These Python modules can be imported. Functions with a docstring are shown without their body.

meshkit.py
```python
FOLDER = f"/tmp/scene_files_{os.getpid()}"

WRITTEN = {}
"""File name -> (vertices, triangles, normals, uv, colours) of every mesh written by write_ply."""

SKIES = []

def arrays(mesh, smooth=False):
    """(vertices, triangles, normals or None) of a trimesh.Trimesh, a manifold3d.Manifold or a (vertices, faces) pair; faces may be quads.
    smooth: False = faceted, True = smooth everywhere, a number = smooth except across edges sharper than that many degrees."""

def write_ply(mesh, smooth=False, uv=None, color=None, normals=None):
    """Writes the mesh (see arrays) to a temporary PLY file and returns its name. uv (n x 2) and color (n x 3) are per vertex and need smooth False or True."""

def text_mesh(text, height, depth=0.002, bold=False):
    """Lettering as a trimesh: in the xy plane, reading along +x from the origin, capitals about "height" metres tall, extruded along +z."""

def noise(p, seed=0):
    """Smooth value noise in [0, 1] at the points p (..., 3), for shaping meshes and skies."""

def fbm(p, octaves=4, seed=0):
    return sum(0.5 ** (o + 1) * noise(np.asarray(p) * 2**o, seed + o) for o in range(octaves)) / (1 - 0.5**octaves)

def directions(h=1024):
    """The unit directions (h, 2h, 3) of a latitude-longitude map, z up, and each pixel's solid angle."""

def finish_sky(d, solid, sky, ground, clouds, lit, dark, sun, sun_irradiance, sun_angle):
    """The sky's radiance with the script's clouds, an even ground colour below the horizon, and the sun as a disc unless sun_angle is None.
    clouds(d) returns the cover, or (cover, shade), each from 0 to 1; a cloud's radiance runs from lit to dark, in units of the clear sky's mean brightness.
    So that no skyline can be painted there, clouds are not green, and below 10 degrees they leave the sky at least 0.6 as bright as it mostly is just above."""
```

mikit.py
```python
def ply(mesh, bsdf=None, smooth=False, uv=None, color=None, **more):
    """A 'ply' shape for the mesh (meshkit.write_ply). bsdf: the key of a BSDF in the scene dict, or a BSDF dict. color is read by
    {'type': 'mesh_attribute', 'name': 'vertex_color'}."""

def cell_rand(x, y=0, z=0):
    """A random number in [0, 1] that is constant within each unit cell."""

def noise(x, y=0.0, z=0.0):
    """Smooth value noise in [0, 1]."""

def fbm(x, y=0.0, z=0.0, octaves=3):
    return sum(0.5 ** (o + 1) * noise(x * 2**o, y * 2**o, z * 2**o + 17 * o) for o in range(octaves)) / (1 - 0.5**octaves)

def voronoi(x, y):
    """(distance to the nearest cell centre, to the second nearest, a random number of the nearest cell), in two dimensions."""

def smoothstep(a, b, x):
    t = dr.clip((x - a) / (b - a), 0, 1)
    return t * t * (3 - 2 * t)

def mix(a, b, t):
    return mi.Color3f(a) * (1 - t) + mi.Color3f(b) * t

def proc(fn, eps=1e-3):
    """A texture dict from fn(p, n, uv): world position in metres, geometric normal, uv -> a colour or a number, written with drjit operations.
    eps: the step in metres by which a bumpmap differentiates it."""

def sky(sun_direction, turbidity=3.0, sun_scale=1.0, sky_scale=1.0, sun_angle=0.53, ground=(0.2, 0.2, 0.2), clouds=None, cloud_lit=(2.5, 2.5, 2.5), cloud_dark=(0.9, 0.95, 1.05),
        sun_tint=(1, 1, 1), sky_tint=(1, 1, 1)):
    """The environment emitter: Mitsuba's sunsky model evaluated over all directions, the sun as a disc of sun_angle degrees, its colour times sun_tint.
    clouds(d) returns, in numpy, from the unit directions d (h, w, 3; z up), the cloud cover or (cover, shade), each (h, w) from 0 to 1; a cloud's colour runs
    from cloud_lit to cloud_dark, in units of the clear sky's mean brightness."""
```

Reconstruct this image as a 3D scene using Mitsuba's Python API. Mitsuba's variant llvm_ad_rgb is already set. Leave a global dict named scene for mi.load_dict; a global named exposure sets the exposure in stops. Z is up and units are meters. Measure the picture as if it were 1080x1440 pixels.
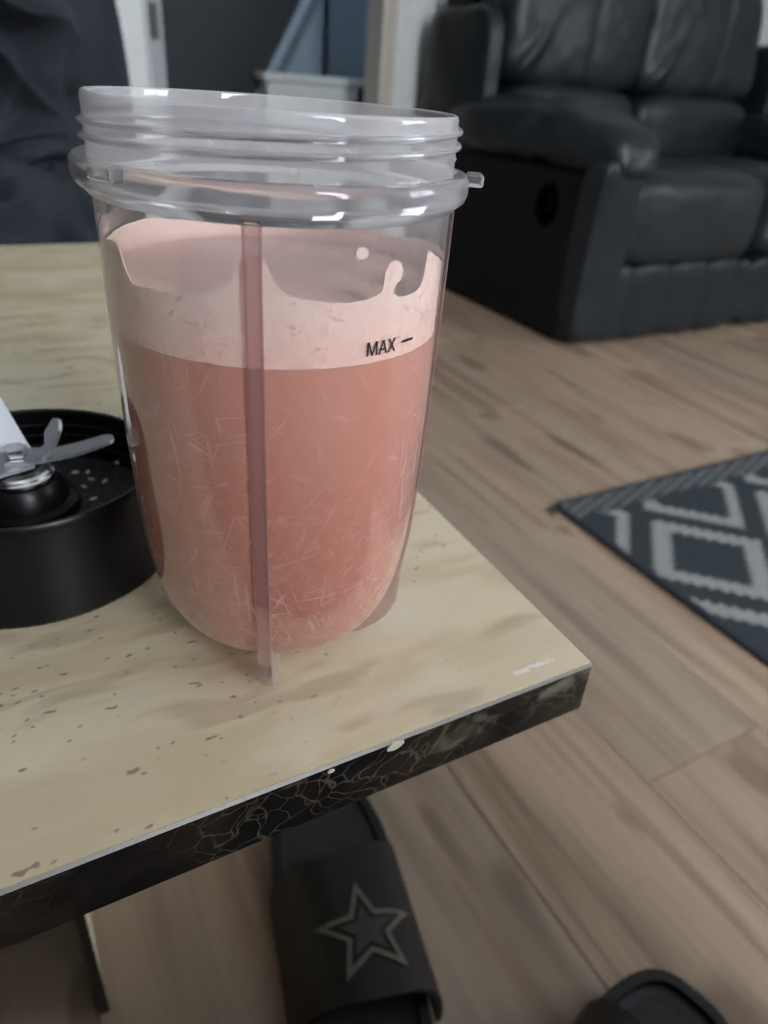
import math, random
import numpy as np, trimesh, drjit as dr, mitsuba as mi
import mikit, meshkit
from mikit import proc, fbm, noise, cell_rand, smoothstep, mix
from shapely.geometry import Polygon, box as sbox
from shapely import affinity
from scipy.interpolate import PchipInterpolator

T = mi.ScalarTransform4f
scene, labels = {}, {}
random.seed(4)
R = np.random.default_rng(7)

# ------------------------------------------------------------------ camera, light, exposure
EYE = np.array([0.0, 0.0, 0.66])
RIGHT = np.array([0.8769, -0.4756, 0.0697])
UP = np.array([0.1965, 0.4871, 0.8509])
FWD = np.array([0.4387, 0.7325, -0.5206])
scene['camera'] = {'type': 'thinlens', 'fov': 56.74, 'fov_axis': 'x', 'aperture_radius': 0.0010, 'focus_distance': 0.19,
                   'near_clip': 0.01, 'far_clip': 50.0,
                   'to_world': T().look_at(origin=EYE.tolist(), target=(EYE + FWD).tolist(), up=UP.tolist())}
exposure = 0.88
DAY = (5.2, 5.6, 6.1)          # daylight through the side window
DAY_REAR = (15.0, 15.8, 16.8)
FILL_HALL = (5.0, 6.0, 7.2)  # glow of the unseen window added to brighten the hall


def rgb(*c):
    return {'type': 'rgb', 'value': list(c)}


# ------------------------------------------------------------------ helpers
def numbered(name):
    if name not in scene and name not in labels:
        return name
    k = 1
    while f'{name}_{k:03d}' in scene or f'{name}_{k:03d}' in labels:
        k += 1
    return f'{name}_{k:03d}'


def obj(name, mesh, bsdf, parent=None, smooth=False, label=None, **more):
    key = numbered(f'{parent}__{name}' if parent else name)
    if isinstance(mesh, dict):
        scene[key] = {**mesh, **more}
    else:
        scene[key] = mikit.ply(mesh, bsdf, smooth=smooth, **more)
    if label:
        labels[key] = {'label': label}
    return key


def thing(name, label, cat, group=None):
    key = numbered(name)
    labels[key] = {'label': label, 'category': cat}
    if group:
        labels[key]['group'] = group
    return key


def tag(key, label, cat, group=None):
    labels[key] = {'label': label, 'category': cat}
    if group:
        labels[key]['group'] = group


def struct(name, mesh, bsdf, label, smooth=False):
    key = obj(name, mesh, bsdf, None, smooth)
    labels[key] = {'label': label, 'kind': 'structure'}
    return key


def sgroup(name, label):
    labels[name] = {'label': label, 'kind': 'structure'}
    return name


def bx(x0, x1, y0, y1, z0, z1, c=0.0):
    """a box, its edges chamfered by c"""
    if c <= 0:
        m = trimesh.creation.box([x1 - x0, y1 - y0, z1 - z0])
        m.apply_translation([(x0 + x1) / 2, (y0 + y1) / 2, (z0 + z1) / 2])
        return m
    h = np.array([x1 - x0, y1 - y0, z1 - z0]) / 2
    p = []
    for s in np.ndindex(2, 2, 2):
        s = np.array(s) * 2 - 1
        for k in range(3):
            q = h - c
            q[k] = h[k]
            p.append(s * q)
    m = trimesh.convex.convex_hull(np.array(p))
    m.apply_translation([(x0 + x1) / 2, (y0 + y1) / 2, (z0 + z1) / 2])
    return m


def join(*ms):
    return trimesh.util.concatenate(list(ms))


def at(m, x=0, y=0, z=0, rz=0.0):
    m = m.copy()
    if rz:
        m.apply_transform(trimesh.transformations.rotation_matrix(rz, [0, 0, 1]))
    m.apply_translation([x, y, z])
    return m


def rot(m, ang, axis, p=(0, 0, 0)):
    m = m.copy()
    m.apply_transform(trimesh.transformations.rotation_matrix(ang, axis, p))
    return m


def lathe(prof, n=128, closed=False):
    prof = np.asarray(prof, float)
    k = len(prof)
    a = np.arange(n) * 2 * np.pi / n
    v = np.stack([prof[None, :, 0] * np.cos(a)[:, None], prof[None, :, 0] * np.sin(a)[:, None], np.broadcast_to(prof[:, 1], (n, k))], -1).reshape(-1, 3)
    f = []
    for i in range(n):
        j = (i + 1) % n
        for q in range(k if closed else k - 1):
            r = (q + 1) % k
            f += [[i * k + q, j * k + q, j * k + r], [i * k + q, j * k + r, i * k + r]]
    m = trimesh.Trimesh(v, f, process=False)
    m.merge_vertices(digits_vertex=8)
    m.update_faces(m.nondegenerate_faces())
    if m.is_watertight and m.volume < 0:
        m.invert()
    return m


def sq(half, p=4.0, n=5, center=(0, 0, 0)):
    """a soft block: superellipsoid with half sizes `half`"""
    m = trimesh.creation.box([2, 2, 2])
    for _ in range(n):
        m = m.subdivide()
    v = m.vertices
    # spread the grid evenly over the rounded faces
    v = np.tan(v * 0.62) / math.tan(0.62)
    v = v / (np.abs(v) ** p).sum(1, keepdims=True) ** (1 / p)
    m = trimesh.Trimesh(v * np.asarray(half) + np.asarray(center), m.faces, process=True)
    return m


def displace(m, fn):
    m.vertices = m.vertices + m.vertex_normals * fn(m.vertices)[:, None]
    return m


def ex(poly, h, z=0.0):
    m = trimesh.creation.extrude_polygon(poly, h, engine='earcut')
    m.apply_translation([0, 0, z])
    return m


def tube(path, rad, n=10, closed=False):
    path = np.asarray(path, float)
    rad = np.broadcast_to(np.asarray(rad, float), (len(path),))
    tan = np.gradient(path, axis=0)
    if closed:
        tan = np.roll(path, -1, 0) - np.roll(path, 1, 0)
    tan /= np.linalg.norm(tan, axis=1, keepdims=True)
    ref = np.array([0, 0, 1.0])
    if abs(tan[:, 2]).max() > 0.95:
        ref = np.array([1.0, 0.2, 0])
    u = np.cross(tan, ref)
    u /= np.linalg.norm(u, axis=1, keepdims=True)
    w = np.cross(u, tan)
    a = np.arange(n) * 2 * np.pi / n
    v = (path[:, None] + rad[:, None, None] * (u[:, None] * np.cos(a)[None, :, None] + w[:, None] * np.sin(a)[None, :, None])).reshape(-1, 3)
    f = []
    k = len(path)
    for i in range(k if closed else k - 1):
        j = (i + 1) % k
        for q in range(n):
            r = (q + 1) % n
            f += [[i * n + q, j * n + q, j * n + r], [i * n + q, j * n + r, i * n + r]]
    if not closed:
        v = np.vstack([v, path[:1], path[-1:]])
        c0, c1 = len(v) - 2, len(v) - 1
        for q in range(n):
            r = (q + 1) % n
            f += [[c0, q, r], [c1, (k - 1) * n + r, (k - 1) * n + q]]
    m = trimesh.Trimesh(v, f, process=False)
    m.fix_normals()
    return m


# ------------------------------------------------------------------ materials
def principled(color, rough=0.5, spec=0.5, **more):
    c = color if isinstance(color, dict) else rgb(*color)
    return {'type': 'principled', 'base_color': c, 'roughness': rough, 'specular': spec, **more}


PW, PX0, PL = 0.195, 0.165, 1.30     # plank width, first seam, plank length


def wood(p, n, uv):
    ix = dr.floor((p.x - PX0) / PW)
    iy = dr.floor((p.y - 0.299 - 0.47 * (ix - 2)) / PL)
    r1, r2 = cell_rand(ix, iy, 3), cell_rand(ix, iy, 8)
    w = fbm(p.x * 9 + 31 * r1, p.y * 1.3 + 17 * r2, 0.0, 3)
    g = fbm((p.x + 0.05 * w) * 46 + 70 * r2, p.y * 2.6 + 9 * r1, 1.0, 4)
    fine = fbm(p.x * 330, p.y * 14, 2.0, 2)
    c = mix([0.38, 0.275, 0.197], [0.235, 0.155, 0.104], smoothstep(0.36, 0.86, g))
    c = c * (0.84 + 0.3 * r1) * (0.90 + 0.2 * fine)
    c = mix(c, [0.30, 0.26, 0.215], 0.35 * r2 * smoothstep(0.4, 0.7, w))
    kn = fbm(p.x * 15 + 50 * r1, p.y * 5.0 + 8 * r2, 4.0, 2)
    return mix(c, [0.10, 0.062, 0.04], 0.55 * smoothstep(0.745, 0.85, kn))


scene['wood_floor'] = principled(proc(wood), 0.42, 0.4)
scene['groove'] = principled((0.07, 0.05, 0.035), 0.8, 0.2)


def cream(p, n, uv):
    w = noise(p.x * 40, p.y * 60, 8.0)
    a = fbm(p.x * 15 + 0.4 * w, p.y * 60, 0.0, 4)
    b = fbm(p.x * 26 + 5, p.y * 120 + w, 3.0, 3)
    blot = fbm(p.x * 13 + 9, p.y * 17 + 3, 5.0, 3)
    c = mix([0.60, 0.52, 0.365], [0.48, 0.39, 0.245], smoothstep(0.36, 0.72, a) * 0.65)
    c = mix(c, [0.64, 0.60, 0.50], smoothstep(0.5, 0.75, blot) * 0.6)
    c = mix(c, [0.38, 0.29, 0.19], smoothstep(0.55, 0.78, b) * 0.55)
    zone = smoothstep(0.33, 0.52, fbm(p.x * 17 + 2, p.y * 24, 9.0, 2))

    def pits(sx, sy, size, keep, seed):
        jx, jy = fbm(p.x * 260, p.y * 300, seed, 2) - 0.5, fbm(p.x * 260 + 9, p.y * 300, seed + 3, 2) - 0.5
        d, e, r = mikit.voronoi(p.x * sx + 0.45 * jx + seed, p.y * sy + 0.45 * jy)
        return smoothstep(size, size * 0.3, d * (0.7 + 0.9 * r)) * smoothstep(keep, keep + 0.06, r)
    k = dr.maximum(pits(64, 150, 0.20, 0.66, 1.0), pits(150, 230, 0.26, 0.80, 4.0) * 0.8)
    c = mix(c, [0.20, 0.145, 0.095], k * zone * 0.85)
    # white paint scrape near the corner
    u, v = (p.x - 0.147) * 0.995 + (p.y - 0.1335) * 0.06, (p.y - 0.1335) - 0.02 * (p.x - 0.147)
    wob = noise(p.x * 700, 3.0, 0.0) - 0.5
    scr = smoothstep(0.0098, 0.0080, dr.abs(u)) * smoothstep(0.0013, 0.0006, dr.abs(v + 0.0007 * wob))
    return mix(c, [0.72, 0.69, 0.62], scr * smoothstep(0.25, 0.45, fbm(p.x * 420, p.y * 1500, 1, 2)))


scene['cream_stone'] = principled(proc(cream), 0.23, 0.45)


def emperador(p, n, uv):
    w = fbm(p.x * 38, p.y * 38, p.z * 38, 4) - 0.5
    w2 = fbm(p.x * 38 + 9, p.y * 38, p.z * 38 + 5, 4) - 0.5
    t = p.x - 0.8 * p.y
    da, db, dc = mikit.voronoi(t * 42 + 3.2 * w, p.z * 62 + 3.2 * w2)
    ea, eb, ec = mikit.voronoi(t * 95 + 4.0 * w2, p.z * 120 + 4.0 * w)
    v1, v2 = db - da, eb - ea
    area = smoothstep(0.46, 0.66, fbm(p.x * 15 + 4, p.y * 12, p.z * 12, 3))
    c = mix([0.007, 0.006, 0.006], [0.026, 0.019, 0.014], smoothstep(-0.15, 0.25, w))
    c = mix(c, [0.085, 0.062, 0.038], smoothstep(0.06, 0.0, v1) * 0.8 * (0.12 + 0.85 * area) * smoothstep(-0.08, 0.2, w2))
    c = mix(c, [0.11, 0.09, 0.065], smoothstep(0.09, 0.0, v2) * area * 0.5)
    blot = smoothstep(0.62, 0.74, fbm(p.x * 42 + 8 + w, p.y * 42, p.z * 42 + w2, 4)) * area
    return mix(c, [0.20, 0.17, 0.125], blot * 0.6)


scene['dark_marble'] = principled(proc(emperador), 0.28, 0.4)
scene['bevel_line'] = principled((0.18, 0.175, 0.15), 0.35, 0.4)
scene['chip_cream'] = principled((0.50, 0.45, 0.35), 0.6, 0.3)
scene['leg_cream'] = principled((0.62, 0.55, 0.38), 0.35, 0.4)
scene['leg_edge'] = principled((0.012, 0.009, 0.007), 0.35, 0.4)

CX, CY, TZ = 0.0732, 0.18976, 0.485          # axis of the cup; height of the tabletop
FACE = math.atan2(-CY, -CX)                  # direction from the axis towards the viewer's side


def haze(p, n, uv):
    x, y, z = p.x - CX, p.y - CY, p.z - TZ
    a = dr.atan2(y, x)
    h = 0.04 + 0.06 * fbm(a * 3, z * 30, 2.0, 3)
    up = smoothstep(0.135, 0.16, z)
    u0 = a * 0.044
    scr = mi.Float(0)
    for k, (deg, fa, fc) in enumerate(((8, 75, 1150), (62, 60, 1000), (-38, 85, 1250), (88, 45, 900), (-70, 70, 1100), (25, 110, 1400))):
        c_, s_ = math.cos(math.radians(deg)), math.sin(math.radians(deg))
        along, across = u0 * c_ + z * s_, z * c_ - u0 * s_
        bend_ = (noise(along * 38 + k, across * 45, k * 3.0) - 0.5) * 0.010
        scr = dr.maximum(scr, smoothstep(0.85, 0.97, noise(along * fa + 7 * k, (across + bend_) * fc, k * 5.0)))
    where = smoothstep(0.35, 0.65, fbm(a * 2.2 + 4, z * 28, 13.0, 2))
    low = smoothstep(0.11, 0.03, z)
    scr = scr * (0.35 + 0.65 * where) * (0.35 + 0.65 * low) * smoothstep(0.128, 0.10, z)
    cloud = low * smoothstep(0.45, 0.75, fbm(a * 30, z * 500, 3.0, 3)) * 0.05
    return dr.clip(h + 0.17 * up + 0.19 * scr + cloud, 0, 0.8)


WHITE_DIFF = {'type': 'twosided', 'b': {'type': 'diffuse', 'reflectance': rgb(0.78, 0.76, 0.77)}}
scene['cup_sheet'] = {'type': 'blendbsdf', 'weight': proc(haze), 'a': {'type': 'thindielectric', 'int_ior': 1.49}, 'b': WHITE_DIFF}
scene['cup_solid'] = {'type': 'blendbsdf', 'weight': 0.13, 'a': {'type': 'dielectric', 'int_ior': 1.49}, 'b': {'type': 'twosided', 'b': {'type': 'diffuse', 'reflectance': rgb(0.80, 0.77, 0.80)}}}
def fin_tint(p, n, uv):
    # dark edge lines of refraction, painted into the tint of each rib
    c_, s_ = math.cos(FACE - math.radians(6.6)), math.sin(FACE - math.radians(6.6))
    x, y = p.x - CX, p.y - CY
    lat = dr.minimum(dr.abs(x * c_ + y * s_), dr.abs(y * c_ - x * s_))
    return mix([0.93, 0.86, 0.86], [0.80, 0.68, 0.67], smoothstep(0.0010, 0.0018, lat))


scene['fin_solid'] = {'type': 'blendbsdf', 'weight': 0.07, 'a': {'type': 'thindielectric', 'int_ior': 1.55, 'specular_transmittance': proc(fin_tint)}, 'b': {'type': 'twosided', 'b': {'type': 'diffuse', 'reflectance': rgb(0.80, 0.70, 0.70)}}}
scene['print_black'] = principled((0.02, 0.018, 0.02), 0.5, 0.3)


def liquid(p, n, uv):
    z = p.z - TZ
    f = fbm(p.x * 260, p.y * 260, p.z * 260, 3)
    c = mix([0.51, 0.182, 0.112], [0.55, 0.228, 0.155], smoothstep(0.06, 0.115, z))
    return c * (0.95 + 0.1 * f)


def foam_col(p, n, uv):
    b = noise(p.x * 1250, p.y * 1250, p.z * 1250)
    f = fbm(p.x * 160, p.y * 160, p.z * 160, 3)
    z = p.z - TZ
    c = mix([0.80, 0.52, 0.44], [0.78, 0.57, 0.50], smoothstep(0.117, 0.13, z))
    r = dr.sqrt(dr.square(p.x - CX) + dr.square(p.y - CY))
    c = mix([0.50, 0.335, 0.295], c, smoothstep(0.0428, 0.0440, r))      # middle painted darker, standing in for shade inside the cup
    c = c * (0.93 + 0.14 * f)
    return mix(c, [0.42, 0.24, 0.20], smoothstep(0.68, 0.82, b) * smoothstep(0.36, 0.58, f) * 0.8)


scene['smoothie_pink'] = principled(proc(liquid), 0.5, 0.2)
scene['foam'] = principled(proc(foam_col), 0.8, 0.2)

scene['black_plastic'] = principled((0.0045, 0.0045, 0.005), 0.34, 0.25)


def grit(p, n, uv):
    g = noise(p.x * 2400, p.y * 2400, 0.0)
    return mix([0.012, 0.012, 0.013], [0.10, 0.10, 0.10], smoothstep(0.68, 0.9, g))


scene['black_grit'] = principled(proc(grit), 0.6, 0.3)
scene['steel'] = {'type': 'twosided', 'b': {'type': 'roughconductor', 'material': 'Cr', 'alpha': 0.42, 'specular_reflectance': rgb(0.72, 0.78, 0.77)}}
scene['bright_steel'] = {'type': 'twosided', 'b': {'type': 'roughconductor', 'material': 'Al', 'alpha': 0.12}}
scene['seed_tan'] = principled((0.50, 0.42, 0.28), 0.5)
scene['seed_green'] = principled((0.40, 0.50, 0.30), 0.4)


def leather(p, n, uv):
    f = fbm(p.x * 9, p.y * 9, p.z * 9, 3)
    return mix([0.009, 0.012, 0.0142], [0.014, 0.0185, 0.0215], f)


scene['black_leather'] = principled(proc(leather), 0.42, 0.40)
scene['black_leather_flat'] = principled((0.006, 0.0065, 0.007), 0.6, 0.2)
scene['dark_recess'] = principled((0.004, 0.004, 0.005), 0.7, 0.1)


def navy(p, n, uv):
    f = fbm(p.x * 14, p.y * 14, p.z * 14, 4)
    w = noise(p.x * 420, p.y * 420, p.z * 420)
    return mix([0.014, 0.017, 0.022], [0.030, 0.034, 0.041], f) * (0.8 + 0.4 * w)


scene['navy_fabric'] = principled(proc(navy), 0.9, 0.15, sheen=0.6)


def rug_col(p, n, uv):
    # lozenges on a lattice, with the stepped outline of the weave
    qx, qy = dr.floor(p.x / 0.0145 + 0.5) * 0.0145, dr.floor(p.y / 0.0145 + 0.5) * 0.0145
    x = 0.85 * qx + 0.15 * p.x - 0.992
    y = 0.85 * qy + 0.15 * p.y - 0.578

    def loz(cx, cy):
        u = (x - cx) / 0.290
        v = (y - cy) / 0.336
        u = (u - dr.floor(u + 0.5)) * 0.290
        v = (v - dr.floor(v + 0.5)) * 0.336
        return dr.abs(u) + dr.abs(v)
    d = dr.minimum(loz(0, 0), loz(0.145, 0.168))
    light = smoothstep(0.131, 0.127, d) * smoothstep(0.088, 0.092, d)
    inside = smoothstep(0.868, 0.872, p.x) * smoothstep(0.765, 0.761, p.y)
    light = light * inside
    # woven border: dotted diagonal hatch
    band = smoothstep(0.767, 0.770, p.y) * smoothstep(0.818, 0.814, p.y)
    k = dr.abs((p.x + p.y) / 0.021 - dr.floor((p.x + p.y) / 0.021) - 0.5)
    m = dr.abs((p.y - 0.35 * p.x) / 0.019 - dr.floor((p.y - 0.35 * p.x) / 0.019) - 0.5)
    dots = smoothstep(0.26, 0.16, k) * smoothstep(0.34, 0.22, m)
    light = dr.maximum(light, band * dots * 1.0)
    th = noise(p.x * 500, p.y * 500, 0.0)
    return mix([0.036, 0.044, 0.049], [0.26, 0.255, 0.25], light) * (0.75 + 0.5 * th)


scene['rug_weave'] = principled(proc(rug_col), 0.95, 0.1)
scene['rug_edge'] = principled((0.032, 0.036, 0.045), 0.95, 0.1)

scene['white_gloss'] = principled((0.66, 0.68, 0.67), 0.35, 0.4)
scene['white_wall'] = principled((0.62, 0.645, 0.66), 0.9, 0.1)
scene['dimming_slate'] = principled((0.085, 0.10, 0.12), 0.8, 0.2)  # dark colour given to the unseen walls to cut bounced light
scene['ceiling_paint'] = principled((0.75, 0.75, 0.74), 0.9, 0.1)
scene['beige_trim'] = principled((0.52, 0.48, 0.41), 0.5, 0.3)
scene['grey_jamb'] = principled((0.33, 0.34, 0.36), 0.5, 0.3)
scene['hinge_metal'] = principled((0.10, 0.10, 0.11), 0.5, 0.3)
scene['hall_blue'] = principled((0.16, 0.21, 0.26), 0.5, 0.4)
scene['cupboard_blue'] = principled((0.27, 0.335, 0.385), 0.4, 0.5)
scene['board_dark'] = principled((0.012, 0.018, 0.024), 0.5, 0.3)
scene['board_rim'] = principled((0.23, 0.30, 0.37), 0.35, 0.5)
scene['board_edge'] = principled((0.07, 0.10, 0.125), 0.4, 0.4)
scene['chest_white'] = principled((0.55, 0.57, 0.56), 0.5, 0.3)
scene['gap_dark'] = principled((0.01, 0.012, 0.015), 0.8, 0.1)

scene['slide_black'] = principled((0.007, 0.0065, 0.007), 0.55, 0.35)
scene['slide_strap'] = principled((0.0095, 0.0075, 0.007), 0.5, 0.35)
scene['slide_footbed'] = principled((0.024, 0.024, 0.027), 0.45, 0.4)
scene['star_grey'] = principled((0.095, 0.085, 0.065), 0.5, 0.4)
scene['star_dim'] = principled((0.035, 0.030, 0.027), 0.6, 0.3)

# ------------------------------------------------------------------ the room
X0, X1, Y0, Y1, ZC = -1.7, 3.7, -2.3, 2.62, 2.4
HY1 = 4.3                                     # far end of the hall behind the doorway
HX0, HX1 = -0.7, 2.3


def wall_x(x0, x1, ys, zs, hole=None):
    """a wall of thickness x0..x1, with a rectangular hole (ya, yb, za, zb)"""
    if not hole:
        return bx(x0, x1, *ys, *zs)
    ya, yb, za, zb = hole
    return join(bx(x0, x1, ys[0], ya, *zs), bx(x0, x1, yb, ys[1], *zs), bx(x0, x1, ya, yb, zs[0], za), bx(x0, x1, ya, yb, zb, zs[1]))


def wall_y(y0, y1, xs, zs, hole=None):
    if not hole:
        return bx(*xs, y0, y1, *zs)
    xa, xb, za, zb = hole
    parts = [bx(xs[0], xa, y0, y1, *zs), bx(xb, xs[1], y0, y1, *zs), bx(xa, xb, y0, y1, zb, zs[1])]
    if za > zs[0]:
        parts.append(bx(xa, xb, y0, y1, zs[0], za))
    return join(*parts)


fl = struct('floor', bx(X0, X1, Y0, HY1, -0.06, -0.0125), 'groove', 'wood plank floor of warm light brown oak tone running away from the viewer')


def plank(x0, x1, y0, y1):
    c = 0.0009
    a = [[x0, y0], [x1, y0], [x1, y1], [x0, y1]]
    b = [[x0 + c, y0 + c], [x1 - c, y0 + c], [x1 - c, y1 - c], [x0 + c, y1 - c]]
    v = [[*q, -0.012] for q in a] + [[*q, -0.0016] for q in a] + [[*q, 0.0] for q in b]
    f = [[3, 2, 1, 0]]
    for k in range(4):
        j = (k + 1) % 4
        f += [[k, j, 4 + j, 4 + k], [4 + k, 4 + j, 8 + j, 8 + k]]
    f.append([8, 9, 10, 11])
    return (np.array(v), np.array(f))


for ix in range(math.floor((X0 - PX0) / PW), math.ceil((X1 - PX0) / PW)):
    xa, xb = max(X0, PX0 + ix * PW), min(X1, PX0 + (ix + 1) * PW)
    if xb - xa < 0.02:
        continue
    off = 0.299 + 0.47 * (ix - 2)
    for iy in range(math.floor((Y0 - off) / PL), math.ceil((HY1 - off) / PL)):
        ya, yb = max(Y0, off + iy * PL), min(HY1, off + (iy + 1) * PL)
        if yb - ya < 0.03 or yb < -0.35 or (yb < 0.9 and xb < -0.7):
            continue
        if ya > Y1 and (xb < HX0 or xa > HX1):
            continue
        scene[numbered('floor__plank')] = mikit.ply(plank(xa + 0.0003, xb - 0.0003, ya + 0.0003, yb - 0.0003), 'wood_floor')

DX0, DX1, DZ = 0.645, 1.40, 2.02              # the doorway's opening
struct('wall_back', wall_y(Y1, Y1 + 0.11, (X0, X1), (0, ZC), (DX0, DX1, 0, DZ)), 'white_wall', 'white wall with the doorway, behind the black sofa')
struct('wall_left', bx(X0 - 0.1, X0, Y0, Y1, 0, ZC), 'dimming_slate', 'unseen wall on the left side of the room, made slate grey to cut bounced light')
WIN = (-2.1, -0.5, 0.85, 2.15)
struct('wall_right', wall_x(X1, X1 + 0.12, (Y0, Y1), (0, ZC), WIN), 'white_wall', 'white wall with the wide window on the right side')
WIN2 = (0.05, 0.95, 0.85, 2.25)
struct('wall_front', wall_y(Y0 - 0.12, Y0, (X0, X1), (0, ZC), WIN2), 'dimming_slate', 'unseen wall with a window behind the viewer, made slate grey to cut bounced light')
struct('ceiling', bx(X0 - 0.1, X1 + 0.12, Y0 - 0.12, HY1 + 0.1, ZC, ZC + 0.08), 'ceiling_paint', 'plain white ceiling')
struct('baseboard_back', join(bx(X0, DX0 - 0.16, Y1 - 0.016, Y1, 0.001, 0.12), bx(DX1 + 0.17, X1, Y1 - 0.016, Y1, 0.001, 0.12)), 'white_gloss', 'white skirting board along the back wall')
# hall behind the doorway
struct('wall_hall_back', bx(HX0, HX1, HY1, HY1 + 0.1, 0, ZC), 'hall_blue', 'blue grey far wall of the space beyond the doorway')
struct('wall_hall_left', bx(HX0 - 0.1, HX0, Y1 + 0.11, HY1, 0, ZC), 'hall_blue', 'side wall of the space beyond the doorway')
WIN3 = (3.3, 4.0, 1.0, 2.0)
struct('wall_hall_right', wall_x(HX1, HX1 + 0.1, (Y1 + 0.11, HY1), (0, ZC), WIN3), 'hall_blue', 'other side wall of the space beyond the doorway, with an opening for the small added window')


def window(name, axis, a0, a1, z0, z1, pos, inward, radiance, n, label):
    """a glazed window lit by the day: frame, mullions, panes"""
    w = sgroup(name, label)
    t = 0.05

    def put(u0, u1, v0, v1, d0, d1):
        lo, hi = sorted((pos + inward * d0, pos + inward * d1))
        return bx(lo, hi, u0, u1, v0, v1) if axis == 'x' else bx(u0, u1, lo, hi, v0, v1)
    obj('frame', join(put(a0, a1, z0, z0 + t, -0.07, -0.01), put(a0, a1, z1 - t, z1, -0.07, -0.01), put(a0, a0 + t, z0 + t, z1 - t, -0.07, -0.01), put(a1 - t, a1, z0 + t, z1 - t, -0.07, -0.01)), 'white_gloss', w)
    edges = np.linspace(a0 + t, a1 - t, n + 1)
    for e in edges[1:-1]:
        obj('mullion', put(e - 0.025, e + 0.025, z0 + t, z1 - t, -0.07, -0.015), 'white_gloss', w)
    for k in range(n):
        u0, u1 = edges[k] + (0.026 if k else 0), edges[k + 1] - (0.026 if k < n - 1 else 0)
        q = pos - inward * 0.05
        if axis == 'x':
            v = np.array([[q, u0, z0 + t], [q, u1, z0 + t], [q, u1, z1 - t], [q, u0, z1 - t]])
        else:
            v = np.array([[u0, q, z0 + t], [u1, q, z0 + t], [u1, q, z1 - t], [u0, q, z1 - t]])
        f = np.array([[0, 1, 2, 3]])
        nrm = np.cross(v[1] - v[0], v[2] - v[0])
        want = np.array([inward, 0, 0]) if axis == 'x' else np.array([0, inward, 0])
        if nrm @ want < 0:
            f = f[:, ::-1]
        obj('pane', (v, f), principled((0.1, 0.1, 0.1), 0.3), w, emitter={'type': 'area', 'radiance': rgb(*radiance)})


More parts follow.
